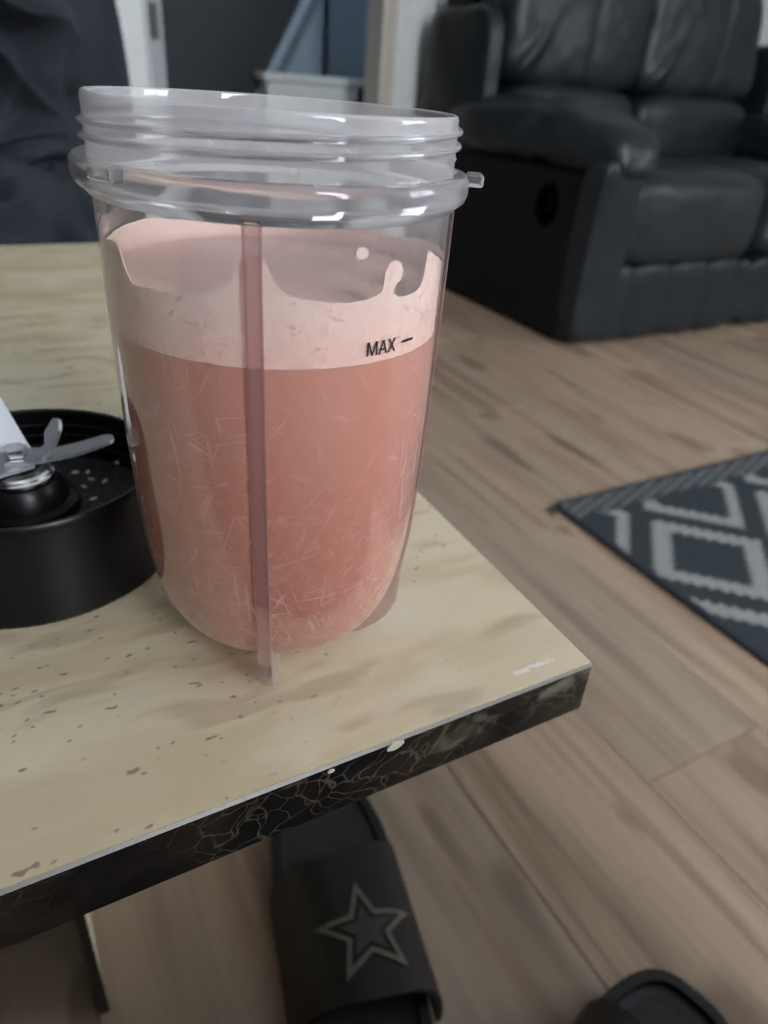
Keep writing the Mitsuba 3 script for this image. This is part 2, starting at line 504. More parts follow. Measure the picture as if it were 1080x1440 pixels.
window('window_1', 'x', *WIN, X1, -1, DAY, 2, 'wide daylit window with white frame in the right wall')
window('window_2', 'y', *WIN2, Y0, 1, DAY_REAR, 1, 'daylit white framed window in the wall behind the viewer')
window('window_3', 'x', *WIN3, HX1, -1, FILL_HALL, 1, 'small glowing window, added out of view to light the space beyond the doorway')  # added light source for the hall, out of view

# door frame
d1 = sgroup('door_1', 'white frame of the open doorway behind the cup and sofa')
obj('architrave', join(bx(DX0 - 0.155, DX0 - 0.055, Y1 - 0.022, Y1, 0.0, DZ + 0.1, 0.004), bx(DX0 - 0.055, DX0 - 0.048, Y1 - 0.03, Y1, 0.0, DZ + 0.1, 0.002)), 'white_gloss', d1)
obj('architrave', join(bx(DX1 + 0.05, DX1 + 0.16, Y1 - 0.022, Y1, 0.0, DZ + 0.1, 0.004), bx(DX1 + 0.075, DX1 + 0.085, Y1 - 0.03, Y1, 0.0, DZ + 0.1, 0.002)), 'white_gloss', d1)
obj('jamb', bx(DX0 - 0.048, DX0, Y1 - 0.012, Y1 + 0.11, 0, DZ), 'grey_jamb', d1, label='grey jamb with a hinge')
obj('jamb', join(bx(DX1, DX1 + 0.025, Y1 - 0.008, Y1 + 0.11, 0, DZ), bx(DX1 + 0.025, DX1 + 0.05, Y1 - 0.018, Y1 + 0.01, 0, DZ, 0.003)), 'beige_trim', d1, label='beige door lining')
obj('header', bx(DX0 - 0.155, DX1 + 0.16, Y1 - 0.024, Y1, DZ + 0.1, DZ + 0.2, 0.004), 'white_gloss', d1)
obj('hinge', join(bx(DX0 - 0.04, DX0 - 0.012, Y1 - 0.016, Y1 - 0.0125, 0.71, 0.80, 0.001), at(trimesh.creation.cylinder(0.006, 0.09, sections=14), DX0 - 0.026, Y1 - 0.018, 0.755)), 'hinge_metal', d1, label='small steel hinge')

# things in the hall
cb = thing('cupboard', 'tall pale blue grey cupboard with two doors standing beyond the doorway', 'cupboard')
obj('body', bx(1.02, 2.11, 3.46, 3.95, 0.0, 2.1), 'gap_dark', cb)
obj('door', bx(1.03, 1.548, 3.435, 3.458, 0.08, 2.08, 0.003), 'cupboard_blue', cb)
obj('door', bx(1.572, 2.10, 3.435, 3.458, 0.08, 2.08, 0.003), 'cupboard_blue', cb)
obj('plinth', bx(1.03, 2.10, 3.44, 3.47, 0.0, 0.075), 'cupboard_blue', cb)

lb = thing('leaning_board', 'big dark board with a pale blue rim, leaning beyond the doorway', 'board')
tilt = np.array([0.150, 0.0, 0.250])           # its long edge climbs to the right
e0 = np.array([1.225, 3.10, 0.645]) - 2.55 * tilt
e1 = e0 + 5.2 * tilt
dirn = tilt / np.linalg.norm(tilt)
side = np.array([-dirn[2], 0.0, dirn[0]])
wd = 0.9


def slab(o, L, W, y0, y1, off=0.0):
    p = []
    for a in (0, L):
        for b in (off, W):
            for y in (y0, y1):
                q = o + dirn * a + side * b
                p.append([q[0], y, q[2]])
    return trimesh.convex.convex_hull(np.array(p))


o = np.array([0.98, 3.10, 0.03 + 0.0])
o = e0.copy()
o = o + dirn * ((0.02 - o[2]) / dirn[2])
obj('panel', slab(o, 1.75, wd, 3.10, 3.14, 0.063), 'board_dark', lb)
obj('rim', slab(o, 1.78, 0.062, 3.085, 3.14, 0.030), 'board_rim', lb, label='pale blue rim along its right edge')
obj('rim_edge', slab(o, 1.78, 0.0295, 3.075, 3.14), 'board_edge', lb, label='darker outer strip of the rim')

ch = thing('low_chest', 'low white chest with a flat top beyond the doorway, right of the board', 'chest')
obj('body', bx(1.115, 1.50, 2.98, 3.06, 0.0, 0.618, 0.004), 'chest_white', ch)
obj('top', bx(1.095, 1.52, 2.965, 3.065, 0.619, 0.645, 0.004), 'chest_white', ch)
tag(obj('storage_box', bx(1.53, 1.66, 2.97, 3.06, 0.0, 0.628, 0.01), 'board_dark'), 'narrow dark box beside the low white chest beyond the doorway', 'box')

# ------------------------------------------------------------------ leather sofa
SX, SY = 1.508, 1.535
SW = 1.47                                       # overall width
sofa = thing('recliner_sofa', 'black leather two seat recliner sofa with padded arms and footrests', 'sofa')


def crease(xs, depth, w, axis=0):
    return lambda v: -sum(depth * np.exp(-((v[:, axis] - x) / w) ** 2) for x in xs)


def wr(amp, fr, seed=0):
    return lambda v: amp * (meshkit.fbm(v * fr, 3, seed) - 0.5)


def arm(x_in_left, mirror):
    """one arm: side panel, front panel, padded armrest; built for the left arm at SX and mirrored"""
    side_p = bx(SX + 0.004, SX + 0.06, SY + 0.045, SY + 0.93, 0.015, 0.475, 0.012)
    hole = trimesh.creation.cylinder(0.040, 0.06, sections=40)
    hole = rot(hole, math.pi / 2, [0, 1, 0])
    hole.apply_scale([1, 1.0, 1.25])
    hole = at(hole, SX + 0.012, SY + 0.205, 0.375)
    side_p = trimesh.boolean.difference([side_p, hole], engine='manifold')
    # front panel: a tall pad, rounded at the top, bulging forward
    fp = sq((0.083, 0.05, 0.253), 5, 5)
    v = fp.vertices
    v[:, 1] -= 0.035 * np.clip(v[:, 2] / 0.253, 0, 1) ** 2
    v[:, 0] += -0.028 * np.clip(v[:, 2] / 0.253, 0, 1) ** 2
    fp.vertices = v
    displace(fp, wr(0.010, 9, 3))
    fp.apply_translation([SX + 0.083, SY + 0.045, 0.265])
    pad = sq((0.125, 0.44, 0.088), 3.0, 6)
    v = pad.vertices
    t = (v[:, 1] + 0.44) / 0.88
    v[:, 2] += 0.022 * np.sin(t * math.pi) - 0.020 * np.clip(1 - t * 4, 0, 1) ** 2
    pad.vertices = v
    displace(pad, lambda q: 0.030 * (meshkit.fbm(q * np.array([9, 5, 9]), 3, 5) - 0.5) - 0.012 * np.exp(-((q[:, 1] + 0.12) / 0.05) ** 2))
    pad.apply_translation([SX + 0.095, SY + 0.395, 0.535])
    dish = lathe([(0.0001, 0.0), (0.030, 0.0), (0.038, 0.018), (0.0395, 0.026), (0.047, 0.030), (0.049, 0.026), (0.042, 0.016), (0.034, -0.004), (0.0001, -0.004)], 40)
    dish = rot(dish, -math.pi / 2, [0, 1, 0])
    dish.apply_scale([1, 1.0, 1.25])
    dish = at(dish, SX + 0.031, SY + 0.205, 0.375)
    lever = at(sq((0.006, 0.010, 0.030), 3, 3), SX + 0.018, SY + 0.205, 0.378)
    ms = [side_p, fp, pad, dish, lever]
    if mirror:
        for k, m in enumerate(ms):
            m.vertices[:, 0] = 2 * (SX + SW / 2) - m.vertices[:, 0]
            m.invert()
    obj('side_panel', ms[0], 'black_leather_flat', sofa, 30)
    obj('arm_front', ms[1], 'black_leather', sofa, True)
    obj('armrest', ms[2], 'black_leather', sofa, True)
    if not mirror:
        k = obj('handle_cup', ms[3], 'dark_recess', sofa, 40, label='dark recessed release handle cup')
        obj('handle', ms[4], 'dark_recess', k, True)


arm(SX, False)
arm(SX, True)
# back wings (outer sides of the back)
for s in (0, 1):
    w = sq((0.036, 0.19, 0.235), 6, 5)
    displace(w, wr(0.012, 8, 9))
    w.apply_translation([SX + 0.046 if not s else SX + SW - 0.040, SY + 0.80, 0.635])
    obj('back_wing', w, 'black_leather', sofa, True)
xa, xb = SX + 0.105, SX + SW - 0.145
mid = SX + 0.70
seats = [(xa, mid), (mid, xb)]
low = [(xa, mid + 0.07), (mid + 0.07, xb)]      # seats and footrests
obj('frame', join(bx(SX + 0.07, SX + SW - 0.07, SY + 0.12, SY + 0.90, 0.02, 0.40), bx(SX + 0.08, SX + SW - 0.08, SY + 0.86, SY + 0.98, 0.03, 0.92)), 'black_leather_flat', sofa)
for k, (u0, u1) in enumerate(seats):
    c, h = (u0 + u1) / 2, (u1 - u0) / 2
    cl, hl = (low[k][0] + low[k][1]) / 2, (low[k][1] - low[k][0]) / 2
    seat = sq((hl + 0.006, 0.33, 0.142), 5.5, 5)
    displace(seat, wr(0.014, 8, 11 + k))
    seat.apply_translation([cl, SY + 0.32, 0.352])
    obj('seat', seat, 'black_leather', sofa, True)
    # footrest: tall pad, tucked by vertical seams
    foot = sq((hl + 0.006, 0.055, 0.117), 7, 6)
    tucks = [-hl * 0.62, -hl * 0.15, hl * 0.35, hl * 0.8]
    displace(foot, lambda q: crease(tucks, 0.013, 0.022)(q) * (q[:, 1] < 0) + 0.010 * (meshkit.fbm(q * 8, 2, 31 + k) - 0.5))
    foot.apply_translation([cl, SY + 0.055, 0.124])
    obj('footrest', foot, 'black_leather', sofa, True)
    lum = sq((h - 0.002, 0.11, 0.125), 4, 5)
    displace(lum, wr(0.016, 7, 41 + k))
    lum.apply_translation([c, SY + 0.69, 0.560])
    obj('lumbar_cushion', lum, 'black_leather', sofa, True)
    up = sq((h + 0.014, 0.135, 0.22), 4.2, 6)
    if k:
        v = up.vertices
        v[:, 0] -= 0.10 * np.clip((v[:, 2] + 0.12) / 0.34, 0, 1) ** 1.5 * (v[:, 0] > h * 0.5) * np.clip((v[:, 0] - h * 0.5) / (h * 0.4), 0, 1)
        up.vertices = v
    displace(up, lambda q: 0.020 * np.exp(-(((q[:, 0] + h * 0.80) * 0.86 - (q[:, 2] + 0.13) * 0.5) / 0.022) ** 2) * np.exp(-((q[:, 2] + 0.10) / 0.08) ** 2) + 0.028 * (meshkit.fbm(q * np.array([6, 6, 5]), 3, 51 + k) - 0.5) + crease([h * 0.1], 0.006, 0.02)(q)
             - 0.02 * np.exp(-((q[:, 2] + 0.20) / 0.03) ** 2) * (0.6 + 0.4 * np.cos(q[:, 0] * 26)))
    up.apply_translation([c, SY + 0.735, 0.850])
    obj('back_cushion', up, 'black_leather', sofa, True)
for fx in (SX + 0.10, SX + SW - 0.10):
    for fy in (SY + 0.14, SY + 0.88):
        obj('foot', at(trimesh.creation.cylinder(0.022, 0.024, sections=18), fx, fy, 0.012), 'dark_recess', sofa)

# ------------------------------------------------------------------ fabric armchair on the left
ac = thing('fabric_armchair', 'dark navy fabric armchair with a crumpled soft cover, beyond the table', 'armchair')


def ridges(v, fr, amp, seed, warp=0.35):
    w = meshkit.fbm(v * fr * 0.5, 3, seed + 40)[:, None] * warp / 1.0
    q = v * np.array([fr, fr, fr * 0.75]) + w * fr
    return amp * ((1 - np.abs(2 * meshkit.fbm(q, 2, seed) - 1) * 2.2) - 0.4)


back = sq((0.63, 0.24, 0.50), 3.6, 7)
displace(back, lambda v: 0.05 * (meshkit.fbm(v * 3, 2, 3) - 0.5) + ridges(v, 9, 0.05, 61) * np.clip((0.50 - v[:, 0]) / 0.1, 0, 1))
v = back.vertices
v[:, 0] -= 0.10 * np.clip((v[:, 2] - 0.0) / 0.5, 0, 1) ** 1.6 * (v[:, 0] > 0)
back.vertices = v
back.apply_translation([-0.325, 1.52, 0.62])
obj('back', back, 'navy_fabric', ac, True)
cush = sq((0.60, 0.30, 0.20), 3.2, 7)
displace(cush, lambda v: 0.05 * (meshkit.fbm(v * 4, 2, 6) - 0.5) + ridges(v, 9.0, 0.045, 71))
cush.apply_translation([-0.37, 1.22, 0.335])
obj('seat_cushion', cush, 'navy_fabric', ac, True)
skirt = sq((0.60, 0.34, 0.13), 6, 6)
displace(skirt, lambda v: ridges(v, 5.0, 0.015, 81))
skirt.apply_translation([-0.33, 1.36, 0.15])
obj('base', skirt, 'navy_fabric', ac, True)
cover = sq((0.42, 0.11, 0.26), 3, 7)
displace(cover, lambda v: ridges(v, 9, 0.065, 91, 0.5) + 0.08 * (meshkit.fbm(v * 5, 2, 8) - 0.5))
cover.apply_translation([-0.26, 1.24, 0.625])
obj('bunched_cover', cover, 'navy_fabric', ac, True, label='loose crumpled folds of navy cloth bunched on the seat')

# ------------------------------------------------------------------ unseen sofa, added outside the frame to shade under the table
vs = thing('added_sofa', 'added unseen dark grey fabric sofa behind the viewer, shading the floor under the table', 'sofa')
obj('base', bx(-1.75 + 0.1, 0.40, -0.86, -0.07, 0.03, 0.28, 0.02), 'navy_fabric', vs)
for k in range(2):
    q = sq((0.44, 0.37, 0.10), 5, 4)
    q.apply_translation([-1.02 + 0.88 * k, -0.42, 0.375])
    obj('seat', q, 'navy_fabric', vs, True)
    q = sq((0.44, 0.12, 0.26), 4, 4)
    q.apply_translation([-1.02 + 0.88 * k, -0.78, 0.66])
    obj('back_cushion', q, 'navy_fabric', vs, True)
for k in range(2):
    q = sq((0.10, 0.42, 0.30), 5, 4)
    q.apply_translation([-1.55 + 1.95 * k, -0.47, 0.32])
    obj('arm', q, 'navy_fabric', vs, True)

# ------------------------------------------------------------------ rug
RX0, RX1, RY0, RY1 = 0.856, 2.35, -0.9, 0.826
rug = thing('patterned_rug', 'slate blue woven rug with pale grey stepped lozenges on the wood floor', 'rug')
obj('pile', bx(RX0 + 0.006, RX1, RY0, RY1 - 0.006, 0.0006, 0.0085, 0.002), 'rug_weave', rug)
hem = np.array([[RX1, RY1 - 0.004, 0.0052], [RX0 + 0.03, RY1 - 0.004, 0.0052], [RX0 + 0.008, RY1 - 0.007, 0.0056], [RX0 + 0.004, RY1 - 0.025, 0.0052], [RX0 + 0.004, RY0, 0.0052]])
hp = [hem[0]]
for a, b in zip(hem[:-1], hem[1:]):
    n = max(2, int(np.linalg.norm(b - a) / 0.02))
    hp += [a + (b - a) * (k + 1) / n for k in range(n)]
obj('bound_edge', tube(hp, 0.0048, 8), 'rug_edge', rug, True, label='dark bound edge')
tuft = [tube(np.array([[RX0 + 0.006, RY1 - 0.010 + dy, 0.006], [RX0 - 0.008, RY1 - 0.012 + 1.4 * dy, 0.0055], [RX0 - 0.020, RY1 - 0.016 + 2.2 * dy, 0.0022]]), [0.0020, 0.0016, 0.0012], 6) for dy in (-0.006, -0.002, 0.003)]
obj('corner_tuft', join(*tuft), 'rug_edge', rug, True)

# ------------------------------------------------------------------ coffee table
table = thing('coffee_table', 'low coffee table with a cream stone top and a dark marbled edge', 'coffee table')
TP = [(0.1690, 0.1255), (0.1945, 0.857), (-0.92, 0.857), (-0.92, 0.127)]
tpoly = Polygon(TP).buffer(-0.0015, join_style=2).buffer(0.0015, quad_segs=5)
TH = 0.0265
# dark slab with softened lower edge
r1 = ex(tpoly, TH - 0.0054, TZ - TH + 0.004)
r2 = ex(tpoly.buffer(-0.003), 0.0041, TZ - TH)
lo = trimesh.convex.convex_hull(np.vstack([np.asarray(r1.vertices), np.asarray(r2.vertices)]))
obj('slab', lo, 'dark_marble', table, 25, label='dark brown marbled edge with tan veins')
lip = trimesh.convex.convex_hull(np.vstack([np.c_[np.array(tpoly.exterior.coords), np.full(len(tpoly.exterior.coords), TZ - 0.0013)],
                                           np.c_[np.array(tpoly.buffer(-0.0009).exterior.coords), np.full(len(tpoly.buffer(-0.0009).exterior.coords), TZ - 0.0004)]]))
obj('bevel', lip, 'bevel_line', table, 25, label='thin pale bevel along the edge')
obj('top', ex(tpoly.buffer(-0.0010), 0.0004, TZ - 0.0004), 'cream_stone', table, label='cream travertine patterned surface with small brown pits')
for (cx, cy, s, sd) in ((0.0862, 0.1266, 0.0032, 1), (0.0640, 0.1266, 0.0012, 5)):
    g = np.random.default_rng(sd)
    a = np.linspace(0, 2 * np.pi, 11)[:-1]
    pc = Polygon(np.c_[cx + s * np.cos(a) * (0.7 + 0.5 * g.random(10)), 0.0 + 0.6 * s * np.sin(a) * (0.7 + 0.5 * g.random(10))])
    m = ex(pc, 0.0006)
    m = rot(m, math.pi / 2, [1, 0, 0])
    m.apply_translation([0, 0.1258, TZ - 0.0026])
    obj('chip', m, 'chip_cream', table, label='small pale chip on the front edge')
for lx in (-0.0275, -0.72):
    leg = obj('leg', bx(lx, lx + 0.0055, 0.336, 0.76, 0.0, TZ - TH, 0.001), 'leg_cream', table, label='cream panel leg')
    obj('edge_strip', bx(lx - 0.001, lx + 0.0065, 0.331, 0.3355, 0.0, TZ - TH, 0.001), 'leg_edge', leg, label='dark front edge')

# ------------------------------------------------------------------ the cup
cup = thing('blender_cup', 'tall clear plastic blender cup with screw rim, holding the pink smoothie', 'cup')
pr = np.array([[0.0, 0.0041], [0.0085, 0.0052], [0.017, 0.0088], [0.0265, 0.0130], [0.0338, 0.0180], [0.0393, 0.0286], [0.0424, 0.0448], [0.0441, 0.0693], [0.0450, 0.1018], [0.0452, 0.1344], [0.0453, 0.1560], [0.0452, 0.1672]])
s_ = np.r_[0, np.cumsum(np.hypot(*np.diff(pr, axis=0).T))]
_r, _z = PchipInterpolator(s_, pr[:, 0]), PchipInterpolator(s_, pr[:, 1])
ss = np.linspace(0, s_[-1], 110)
prof = np.c_[_r(ss), _z(ss)]
prof[0, 0] = 0.0


def rad(z):
    return np.interp(z, prof[:, 1], prof[:, 0])


wall = np.vstack([prof, [[0.0450, 0.1679], [0.0446, 0.1682], [0.0440, 0.1681], [0.0437, 0.1676], [0.0436, 0.1655], [0.0437, 0.1640]]])


def place(m):
    m = m.copy()
    m.apply_transform(trimesh.transformations.rotation_matrix(FACE, [0, 0, 1]))
    m.apply_translation([CX, CY, TZ])
    return m


obj('body', place(lathe(wall, 192)), 'cup_sheet', cup, True)
# two-start screw thread: a slim ridge, elliptical in section
def ridge(a0, a1, z90, pitch=0.0064, rc=0.0452, pr_=0.0014, pz=0.0008, n=12):
    a = np.radians(np.arange(a0, a1 + 0.1, 2.5))
    t = np.arange(n) * 2 * np.pi / n
    V, F = [], []
    for q in a:
        e = min(1.0, min(q - a[0], a[-1] - q) / 0.3) * 0.92 + 0.08
        zc = z90 + pitch * (math.degrees(q) - 90) / 360
        r = rc + pr_ * e * np.cos(t)
        V.append(np.c_[r * math.cos(q), r * math.sin(q), zc + pz * e * np.sin(t)])
    for k in range(len(a) - 1):
        for m in range(n):
            p = (m + 1) % n
            F += [[k * n + m, (k + 1) * n + m, (k + 1) * n + p], [k * n + m, (k + 1) * n + p, k * n + p]]
    k = len(a) - 1
    for m in range(1, n - 1):
        F += [[0, m, m + 1], [k * n, k * n + m + 1, k * n + m]]
    m = trimesh.Trimesh(np.vstack(V), F, process=False)
    m.fix_normals()
    return m


obj('thread', place(ridge(-285, 135, 0.1650)), 'cup_solid', cup, True)
obj('thread', place(ridge(-225, 135, 0.1618)), 'cup_solid', cup, True)
fl_ = np.array([[0.04545, 0.1552], [0.0472, 0.1556], [0.0486, 0.1552], [0.0494, 0.1541], [0.0495, 0.1512], [0.0488, 0.1494], [0.0472, 0.1482], [0.0464, 0.1472], [0.04545, 0.1468]])
flange = obj('flange', place(lathe(fl_, 160, True)), 'cup_solid', cup, 35)
for deg in (80, -43, 200):
    t = bx(0.0487, 0.0530, -0.0036, 0.0036, 0.1528, 0.1558, 0.0005)
    obj('lug', place(rot(t, math.radians(deg), [0, 0, 1])), 'cup_solid', flange, 20)


def fin_mesh():
    zs = np.linspace(0.150, 0.012, 60)
    outz = np.array([0.150, 0.120, 0.08, 0.045, 0.0303, 0.0170, 0.0111, 0.0067, 0.0032, 0.0006, 0.0])
    outr = np.array([0.0468, 0.0466, 0.0456, 0.0441, 0.0424, 0.0416, 0.0398, 0.0368, 0.0325, 0.0283, 0.0262])
    order = np.argsort(outz)
    O = PchipInterpolator(outz[order], outr[order])
    zo = np.r_[np.linspace(0.150, 0.02, 50), np.linspace(0.018, 0.0, 20)]
    outer = np.c_[O(zo), zo]
    zi = np.linspace(0.0090, 0.150, 60)
    inner = np.c_[rad(zi) + 0.00015, zi]
    N = 90
    zo = np.r_[np.linspace(0.150, 0.02, 56), np.linspace(0.0185, 0.0, 26)]
    outer = np.vstack([np.c_[O(zo), zo], np.c_[np.linspace(0.0258, 0.0205, 8), np.zeros(8)]])
    n = len(outer)
    sl = np.linspace(0, 1, n)
    zi = np.interp(sl, [0, 0.6, 0.85, 1.0], [0.150, 0.026, 0.0105, 0.0085])
    inner = np.c_[rad(zi) + 0.00015, zi]
    th, rd = 0.0042, 0.0011
    ph = np.linspace(-np.pi / 2, np.pi / 2, 9)
    V = []
    for o_, i_ in zip(outer, inner):
        d = (o_ - i_) / max(np.linalg.norm(o_ - i_), 1e-9)
        r_ = min(rd, 0.8 * np.linalg.norm(o_ - i_))
        V.append([i_[0], -th / 2, i_[1]])
        for a in ph:
            q = o_ - d * r_ * (1 - math.cos(a))
            V.append([q[0], (th / 2 - rd) * np.sign(a) + rd * math.sin(a), q[1]])
        V.append([i_[0], th / 2, i_[1]])
    k = len(ph) + 2
    F = []
    for a in range(n - 1):
        for b in range(k):
            c = (b + 1) % k
            F += [[a * k + b, (a + 1) * k + b, (a + 1) * k + c], [a * k + b, (a + 1) * k + c, a * k + c]]
    for b in range(1, k - 1):
        F += [[0, b, b + 1], [(n - 1) * k, (n - 1) * k + b + 1, (n - 1) * k + b]]
    m = trimesh.Trimesh(V, F, process=False)
    m.fix_normals()
    return m


FIN = fin_mesh()
for deg in (-6.6, 83.4, 173.4, 263.4):
    obj('fin', place(rot(FIN, math.radians(deg), [0, 0, 1])), 'fin_solid', cup, 40)

# printed fill mark, bent round the wall
mk = meshkit.text_mesh('MAX', 0.0034, 0.00012, bold=False)
mk = mk.subdivide_to_size(0.0008)
mw = mk.vertices[:, 0].max()
dash = bx(0, 0.0044, 0.00145, 0.0020, 0, 0.00012).subdivide_to_size(0.0008)


def bend(m, deg0, z0, scale):
    v = m.vertices.copy()
    ang = math.radians(deg0) + v[:, 0] * scale / 0.0451
    r = rad(z0 + v[:, 1]) + 0.00005 + v[:, 2]
    m = m.copy()
    m.vertices = np.c_[r * np.cos(ang), r * np.sin(ang), z0 + v[:, 1]]
    return m


mark = obj('fill_mark', place(bend(mk, 27.3, 0.1177, 0.0094 / mw)), 'print_black', cup, label='black printed MAX with a short dash')
obj('dash', place(bend(dash, 42.4, 0.1177, 1.0)), 'print_black', mark)

# ------------------------------------------------------------------ smoothie in the cup
sm = thing('pink_smoothie', 'pink smoothie with a paler froth on top, filling the clear cup', 'smoothie')
LZ = 0.1155
zz = np.linspace(0.0052, LZ, 90)
lp = np.c_[np.maximum(rad(zz) - 0.0006, 0.0006), zz]
lp = np.vstack([[[0, zz[0]]], lp, [[0.0, LZ]]])
obj('drink', place(lathe(lp, 160)), 'smoothie_pink', sm, 40)
sc = np.array([[-180, .1345], [-150, .1330], [-120, .1352], [-90, .1335], [-70, .1365], [-54.9, .1385], [-51, .1330], [-47.3, .1303], [-37.2, .1303], [-28, .1312], [-18.3, .1325], [-13.5, .1348], [-10.5, .1392], [-7.4, .1405], [-3.7, .1400], [0, .1346], [6.6, .1321], [12, .1313], [18.8, .1307], [25, .1310],
               [29.7, .1316], [33.3, .1328], [35.0, .1332], [36.6, .1318], [40, .1304], [47.1, .1306], [51.1, .1318], [52.8, .1343], [54, .140], [62, .1375], [80, .134], [105, .1350], [130, .1332], [155, .1352], [180, .1345]])
SC = PchipInterpolator(sc[:, 0], sc[:, 1])
na = 360
ang = np.arange(na) * 2 * np.pi / na
top = SC(((np.degrees(ang) + 180) % 360) - 180) + 0.0006 * (meshkit.noise(np.c_[np.cos(ang) * 14, np.sin(ang) * 14, ang * 0], 4) - 0.5)
rings, fr = [], [0.0, 0.34, 0.67, 1.0]
for t in fr:                                    # outside, against the wall
    z = LZ + 0.0001 + (top - LZ) * t
    rings.append(np.c_[rad(z) - 0.0006, z])
rings.append(np.c_[rad(top) - 0.0011, top - 0.0003])
zin = 0.1278
for t in (0.25, 0.5, 0.75, 1.0):               # the film runs down to the froth
    z = top - 0.0003 + (zin + 0.0002 - top) * t
    rings.append(np.c_[rad(z) - 0.0011 - 0.0012 * t * t, z])
for q in (0.9, 0.7, 0.45, 0.2):
    bump = 0.0012 * (meshkit.fbm(np.c_[np.cos(ang) * q * 9, np.sin(ang) * q * 9, 0 * ang], 3, 2) - 0.5)
    rings.append(np.c_[np.full(na, 0.043 * q), zin + bump])
V = [np.c_[r[:, 0] * np.cos(ang), r[:, 0] * np.sin(ang), r[:, 1]] for r in rings]
F = []
for k in range(len(V) - 1):
    for i in range(na):
        j = (i + 1) % na
        F += [[k * na + i, k * na + j, (k + 1) * na + j], [k * na + i, (k + 1) * na + j, (k + 1) * na + i]]
Vv = np.vstack(V + [[[0, 0, zin]], [[0, 0, LZ + 0.0001]]])
n0 = len(V) * na
for i in range(na):
    j = (i + 1) % na
    F += [[(len(V) - 1) * na + i, (len(V) - 1) * na + j, n0], [j, i, n0 + 1]]
fm = trimesh.Trimesh(Vv, F, process=False)
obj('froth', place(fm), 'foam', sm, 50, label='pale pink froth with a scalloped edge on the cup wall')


def wall_patch(poly, d0, d1):
    """a splash on the inside of the wall: outline in (degrees, height)"""
    p = Polygon([(a * math.pi / 180 * 0.0446, z) for a, z in poly]).buffer(0.0004).buffer(-0.0002)
    m = ex(p, 1.0).subdivide_to_size(0.0009) if False else ex(p, 1.0)
    v = m.vertices
    a = v[:, 0] / 0.0446
    r = rad(v[:, 1]) - 0.0006 - np.where(v[:, 2] > 0.5, d1, d0)
    m.vertices = np.c_[r * np.cos(a), r * np.sin(a), v[:, 1]]
    m.fix_normals()
    return m


drip = [(32.2, .1318), (33.2, .1340), (33.4, .1368), (35.0, .1386), (37.1, .1391), (39.4, .1384), (40.6, .1365), (39.9, .1348), (37.6, .1336), (36.8, .1318)]
obj('splash', place(wall_patch(drip, 0.0, 0.0006)), 'foam', sm)
dp = [(24.6 + 1.9 * math.cos(a), .1415 + 0.0011 * math.sin(a)) for a in np.linspace(0, 2 * np.pi, 20)[:-1]]
obj('splash', place(wall_patch(dp, 0.0, 0.0006)), 'foam', sm)

# ------------------------------------------------------------------ blade base
BX, BY = 0.002, 0.2755
base = thing('blade_base', 'round black blade base with steel blades, beside the cup on the table', 'blender base')


def bplace(m):
    return at(m, BX, BY, TZ)


shell = [(0.0515, 0.0), (0.0527, 0.0015), (0.0522, 0.012), (0.0508, 0.037), (0.0503, 0.0392), (0.0497, 0.0400), (0.0485, 0.0400), (0.0479, 0.0394), (0.0476, 0.036), (0.0474, 0.0165), (0.0, 0.0165), (0.0, 0.001), (0.040, 0.001), (0.046, 0.0)]
obj('shell', bplace(lathe(shell, 160)), 'black_plastic', base, 35)
obj('gasket', bplace(lathe([(0.0, 0.0166), (0.0472, 0.0166), (0.0472, 0.0176), (0.0455, 0.0182), (0.016, 0.0184), (0.0, 0.0184)], 128)), 'black_grit', base, 40, label='grainy black inner floor')
for k in range(3):
    a = np.radians(np.arange(0, 360, 4))
    obj('thread', bplace(tube(np.c_[0.0474 * np.cos(a), 0.0474 * np.sin(a), np.full(len(a), 0.0235 + 0.0048 * k)], 0.0007, 8, True)), 'black_plastic', base, True)
def hplace(m):
    return at(bplace(m), -0.002, 0.002, 0.0018)


obj('hub', hplace(lathe([(0.0, 0.0166), (0.0205, 0.0166), (0.0200, 0.0205), (0.0165, 0.0215), (0.0150, 0.027), (0.0128, 0.0300), (0.0, 0.0302)], 80)), 'black_plastic', base, 35)
obj('collar', hplace(lathe([(0.0075, 0.0303), (0.0120, 0.0303), (0.0128, 0.0312), (0.0126, 0.0322), (0.0116, 0.0328), (0.0118, 0.0336), (0.0110, 0.0344), (0.0090, 0.0346), (0.0075, 0.0346)], 80, True)), 'bright_steel', base, 35, label='polished steel collar')


